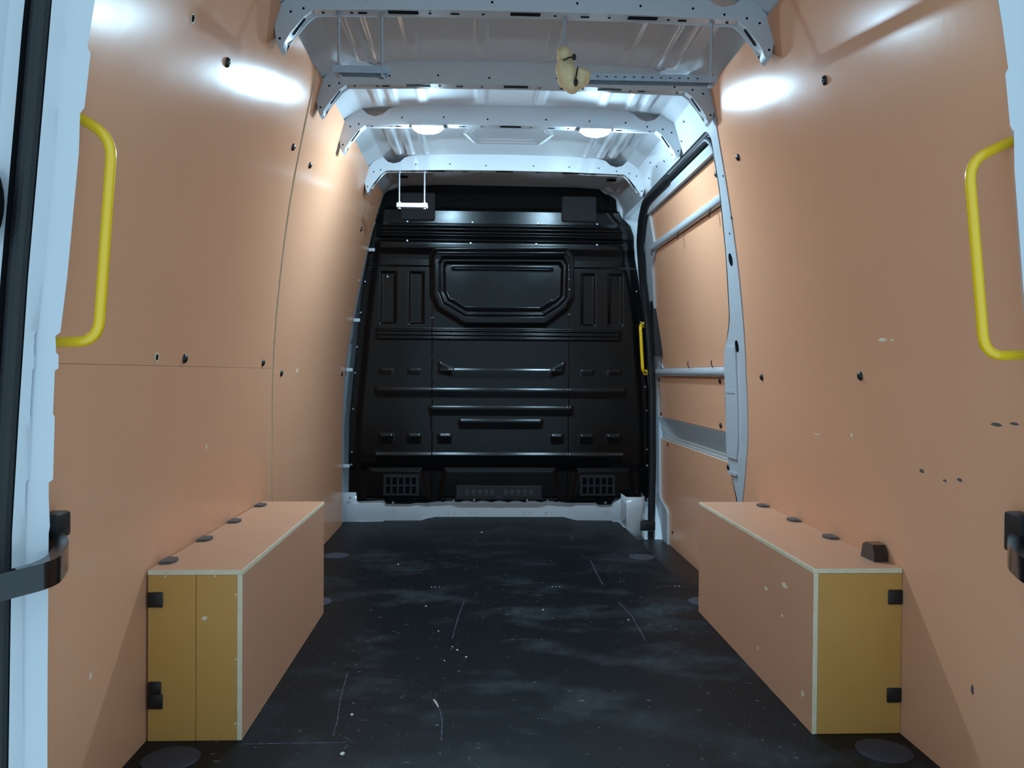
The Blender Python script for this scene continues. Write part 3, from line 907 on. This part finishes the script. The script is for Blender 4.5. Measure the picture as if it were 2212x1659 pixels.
# ================================================================== WHEEL ARCH BOXES
def wheel_box(side, label, seam_x=None):
    xo, xi = .9045, .685
    y0, y1, h, t = 1.985, 3.03, .405, .012
    B = lambda a, b: ((min(side * a[0], side * b[0]), a[1], a[2]), (max(side * a[0], side * b[0]), b[1], b[2]))
    o = thing('wheel_arch_box', (side * (xo + xi) / 2, (y0 + y1) / 2, 0), label, 'wheel box', None)
    lid = board('top_board', *B((xi - .001, y0 - .002, h - t), (xo, y1 + .002, h)), 2, o)
    board('side_board', *B((xi, y0 - .001, 0), (xi + t, y1, h - t)), 0, o)
    if seam_x:
        e1 = board('end_board', *B((seam_x + .0006, y0, .0), (xo, y0 + t, h - t)), 1, o, 'box_end', 'box_end', .0006)
        e2 = board('end_board', *B((xi + t, y0, .0), (seam_x - .0006, y0 + t, h - t)), 1, o, 'box_end', 'box_end', .0006)
    else:
        e1 = e2 = board('end_board', *B((xi + t, y0, .0), (xo, y0 + t, h - t)), 1, o, 'box_end', 'box_end')
    board('end_board', *B((xi + t, y1 - t, .0), (xo, y1, h - t)), 1, o)
    for z in (.335, .095):                        # black angle brackets on the end
        bm = bmesh.new()
        a, b = B((xo - .036, y0 - .0055, z - .018), (xo - .0005, y0 - .0002, z + .018))
        add_box(bm, a, b, .0026, 2)
        br = bm_mesh('fixing_bracket', bm, 'cap', o)
    return o, lid
boxl, lidl = wheel_box(-1, 'plywood wheel arch box opposite the sliding door, its end face made of two boards', .793)
boxr, lidr = wheel_box(1, 'plywood wheel arch box by the sliding door pillar, with a small black block on top')
# extra bracket above the lowest one of the left box
bm = bmesh.new(); add_box(bm, (-.902, 1.977, .114), (-.872, 1.9848, .142), .003, 2); bm_mesh('fixing_bracket', bm, 'cap', boxl)
def tab(side, y, o):
    pts = [(.900, y - .030), (.874, y - .026), (.868, y - .012), (.868, y + .012), (.874, y + .026), (.900, y + .030)]
    V, Fc = prism([(side * x, yy) for x, yy in pts], 2, .4052, .4115)
    br = mesh('wall_bracket', V, Fc, 'bracket', o)
    a, b = (min(side * .9, side * .905), y - .022, .411), (max(side * .9, side * .905), y + .022, .432)
for y in (2.07, 2.34, 2.62, 2.93): tab(-1, y, boxl)
for y in (2.36, 2.64, 2.93): tab(1, y, boxr)
V, Fc = prism([(2.05, .4052), (2.125, .4052), (2.115, .440), (2.095, .448), (2.062, .446), (2.052, .430)], 0, .866, .900)
mesh('rubber_block', V, Fc, 'gloss_black', boxr)

# ================================================================== HANGING BRACKETS
def hanger(label, xs, x0, x1, y, zbar, ztop, depth=.036, hgt=.020, t=.0025):
    o = thing('hanging_bracket', ((x0 + x1) / 2, y, zbar), label, 'hanger', None)
    # inverted channel
    y0, y1 = y - depth / 2, y + depth / 2
    sec = [(y0, zbar), (y0, zbar + hgt), (y1, zbar + hgt), (y1, zbar), (y1 - t, zbar), (y1 - t, zbar + hgt - t), (y0 + t, zbar + hgt - t), (y0 + t, zbar)]
    V, Fc = prism(sec, 0, x0, x1)
    mesh('channel_bar', V, Fc, 'zinc', o)
    for x in xs:
        n = int((ztop - zbar) / .004)
        pts, rr = [], []
        for k in range(n + 1):
            pts.append((x, y, zbar - .006 + (ztop + .006 - zbar) * k / n)); rr.append(.0046 if k % 2 else .0037)
        V, Fc = tube(pts, rr, 8)
        rod = mesh('threaded_rod', V, Fc, 'zinc', o)
        for zz in (zbar + hgt + .004, zbar - .004, ztop - .006):
            V, Fc = tube([(x, y, zz - .004), (x, y, zz + .004)], .0085, 6)
            mesh('nut', V, Fc, 'zinc', rod)
    return o
zr = 1.886
hanger('short galvanised hanging bracket on the same roof bow as the foam-wrapped one', (-.531, -.410), -.545, -.394, 2.378, 1.712, zr)
hr = hanger('long galvanised hanging bracket with yellow foam on one end', (.108, .530), .100, .545, 2.378, 1.706, zr)
hanger('short galvanised hanging bracket in front of the black bulkhead', (-.534, -.408), -.546, -.392, 4.225, 1.704, zr)
# slots along the long channel, their shade painted as flat black plates
for k in range(12):
    x = .20 + k * .026
    put(SLOT_SHADE_OVAL, 'channel_slot_shade', Matrix.Translation((x, 2.3594, 1.716)) @ face_y @ Matrix.Scale(.28, 4), hr)

# foam lumps wrapped on the end of the long bracket
def foam():
    o = thing('foam_padding', (.135, 2.378, 1.68), 'lumpy pale yellow foam padding taped round the bracket end', 'foam', None)
    bm = bmesh.new()
    for (x, y, z), (a, b, c), rot in (((.108, 2.372, 1.775), (.022, .024, .030), -25), ((.112, 2.366, 1.722), (.028, .034, .046), -18), ((.152, 2.366, 1.712), (.027, .032, .030), 25), ((.128, 2.372, 1.700), (.026, .03, .030), 0)):
        m = Matrix.Translation((x, y, z)) @ Matrix.Rotation(R(rot), 4, 'Y') @ Matrix.Diagonal((a, b, c, 1))
        bmesh.ops.create_icosphere(bm, subdivisions=4, radius=1, matrix=m)
    for v in bm.verts:
        d = mnoise.noise(v.co * 45) * .0045 + mnoise.noise(v.co * 120) * .0015
        v.co += v.normal * d if v.normal.length else Vector()
    f = bm_mesh('foam_wrap', bm, 'pale_foam', o, angle=80)
    for c, rx, ry, tilt in (((.109, 2.370, 1.757), .0225, .028, 28), ((.137, 2.366, 1.712), .031, .032, 80)):
        m = Matrix.Translation(c) @ Matrix.Rotation(R(-tilt), 4, 'Y')
        pts = [m @ Vector((rx * math.cos(2 * math.pi * k / 24), ry * math.sin(2 * math.pi * k / 24), 0)) for k in range(25)]
        V, Fc = tube(pts, .0022, 6, cap=False)
        mesh('tape_band', V, Fc, 'tape', o)
    for c, s in (((.131, 2.342, 1.762), (.006, .006, .010)), ((.136, 2.338, 1.690), (.006, .006, .012))):
        bm = bmesh.new(); bmesh.ops.create_icosphere(bm, subdivisions=2, radius=1, matrix=Matrix.Translation(c) @ Matrix.Diagonal((*s, 1)))
        bm_mesh('tape_end', bm, 'tape', o)
foam()

# ================================================================== ROOF LAMPS
def lamp(x, y, label):
    z = 1.888
    o = thing('roof_lamp', (x, y, z), label, 'lamp', 'white lamps under the roof bows')
    bm = bmesh.new()
    add_box(bm, (x - .066, y - .034, z - .012), (x + .066, y + .034, z), .005, 2)
    bm_mesh('housing', bm, 'steel', o)
    bm = bmesh.new()
    bmesh.ops.create_uvsphere(bm, u_segments=16, v_segments=8, radius=1)
    bmesh.ops.delete(bm, geom=[v for v in bm.verts if v.co.z > .05], context='VERTS')
    bmesh.ops.contextual_create(bm, geom=[e for e in bm.edges if e.is_boundary])
    bmesh.ops.transform(bm, matrix=Matrix.Translation((x, y, z - .0125)) @ Matrix.Diagonal((.060, .030, .024, 1)), verts=bm.verts)
    bm_mesh('lens', bm, 'lens', o)
lamp(-.345, 3.440, 'lit white roof lamp under a roof bow, on the side opposite the sliding door')
lamp(.345, 3.440, 'lit white roof lamp under a roof bow, on the sliding door side')

# ================================================================== MARKS AND CRUMBS ON THE FLOOR
def scuff(pts, wd):
    V, Fc = strip([(x, y, .0004) for x, y in pts], .0006, wd, (0, 0, 1))
    mesh('scuff_mark', V, Fc, 'scuff', floor)
for pts, wd in (([(-.676, 1.964), (-.553, 1.966), (-.419, 1.967), (-.437, 1.934)], .004), ([(-.421, 1.968), (-.448, 1.998)], .003),
                ([(-.243, 2.20), (-.225, 2.149), (-.216, 2.077), (-.214, 1.972)], .003), ([(-.179, 3.174), (-.197, 2.992), (-.211, 2.731)], .0022),
                ([(.399, 3.878), (.393, 3.608), (.390, 3.425)], .003), ([(.374, 4.495), (.371, 4.332)], .003), ([(.410, 3.165), (.429, 2.982), (.422, 2.696)], .0025),
                ([(-.506, 2.439), (-.494, 2.231), (-.478, 2.083), (-.474, 2.003)], .0025), ([(.622, 3.399), (.700, 3.398), (.767, 3.397)], .003)):
    scuff(pts, wd)
for x in (-.316, -.301, -.284, .178, .193, .208, .686, .703):
    put(BOLT, 'floor_rivet', Matrix.Translation((x, 3.396, -.002)) @ Matrix.Diagonal((.7, .7, .6, 1)), floor)

def lump(name, x, y, s, label, cat, group=None):
    s *= .68
    bm = bmesh.new()
    bmesh.ops.create_icosphere(bm, subdivisions=2, radius=1)
    for v in bm.verts:
        v.co *= 1 + .45 * mnoise.noise(v.co * 1.7 + Vector((x * 30, y * 30, 0)))
        v.co.z = max(v.co.z, -.55)
        v.co = Vector((v.co.x * s, v.co.y * s * 1.2, v.co.z * s * .6))
    zmin = min(v.co.z for v in bm.verts)
    for v in bm.verts: v.co += Vector((x, y, -zmin + .0002))
    o = bm_mesh(name, bm, 'white_crumb')
    tag(o, label, cat, group)
lump('crumb', -.448, 2.125, .006, 'white crumb beside the long scuff near the two-board wheel box', 'crumb')
lump('crumb', -.436, 1.905, .008, 'largest white crumb by the arrow-shaped scuff on the floor', 'crumb')
for x, y, s in ((-.228, 2.52, .004), (-.192, 2.616, .006), (-.163, 2.551, .005), (-.208, 2.647, .004), (-.26, 2.81, .004), (-.321, 3.113, .005)):
    lump('crumb', x, y, s, 'tiny white crumb scattered on the open middle of the black floor', 'crumb', 'crumbs on the open floor')
for x, y, s in ((.113, 3.057, .007), (.406, 2.926, .006), (-.107, 4.55, .009), (-.489, 3.792, .008)):
    lump('crumb', x, y, s * .8, 'small pale crumb on the far half of the black floor', 'crumb', 'crumbs on the far floor')
V, Fc = tube([(-.2445, 2.214, .002), (-.238, 2.195, .003), (-.230, 2.168, .002)], [.0022, .003, .0016], 6)
tag(mesh('wood_splinter', V, Fc, 'white_crumb'), 'thin white splinter lying in the middle of the black floor', 'splinter')

# ================================================================== SMALL MARKS ON LINING AND BOXES
def wall_mark(side, y, z, ly, lz, m, parent, off=0.0):
    pts = [(y - ly / 2, z - lz * .2), (y - ly * .1, z - lz / 2), (y + ly / 2, z - lz * .1), (y + ly * .2, z + lz / 2), (y - ly * .3, z + lz * .4)]
    wall_patch('scuff_mark', side, pts, off - .0004, .0006, m, parent)
for y, z, ly, lz, m in ((2.055, .964, .05, .010, 'ply_edge'), (2.005, .962, .02, .006, 'ply_edge'), (1.901, .652, .022, .010, 'bracket'), (1.805, .642, .016, .006, 'bracket'), (1.748, .651, .022, .008, 'bracket'),
                        (1.616, .778, .04, .008, 'bracket'), (1.56, .783, .03, .006, 'bracket'), (2.264, .709, .016, .012, 'ply_edge'), (2.50, .694, .05, .004, 'ply_edge'), (1.694, .218, .012, .022, 'bracket')):
    wall_mark(1, y, z, ly, lz, m, rpan)
for y, z, ly, lz, p, o_ in ((3.533, .879, .03, .02, front, 0), (2.415, .657, .012, .014, lower, .004), (1.705, .257, .01, .016, lower, .004)):
    wall_mark(-1, y, z, ly, lz, 'ply_edge', p, o_)
def box_mark(side, pts, parent, plane):
    if plane == 'side':
        V, Fc = prism(pts, 0, side * .6845, side * .6855)
    else:
        V, Fc = prism(pts, 1, 1.9845, 1.9855)
    mesh('chip_mark', V, Fc, 'ply_edge', parent)
for y, z, a, b in ((2.175, .315, .05, .016), (2.315, .270, .03, .012), (2.379, .08, .012, .014), (2.19, .23, .014, .010), (2.045, .076, .020, .018)):
    box_mark(1, [(y - a / 2, z), (y, z - b / 2), (y + a / 2, z - b * .1), (y + a * .1, z + b / 2)], boxr, 'side')
for x, z, a, b in ((-.773, .290, .016, .012), (-.864, .390, .005, .006), (-.748, .390, .005, .006), (-.700, .346, .005, .007), (-.700, .192, .005, .006), (-.700, .04, .005, .007)):
    box_mark(-1, [(x - a / 2, z), (x, z - b / 2), (x + a / 2, z + b * .2), (x, z + b / 2)], boxl, 'end')
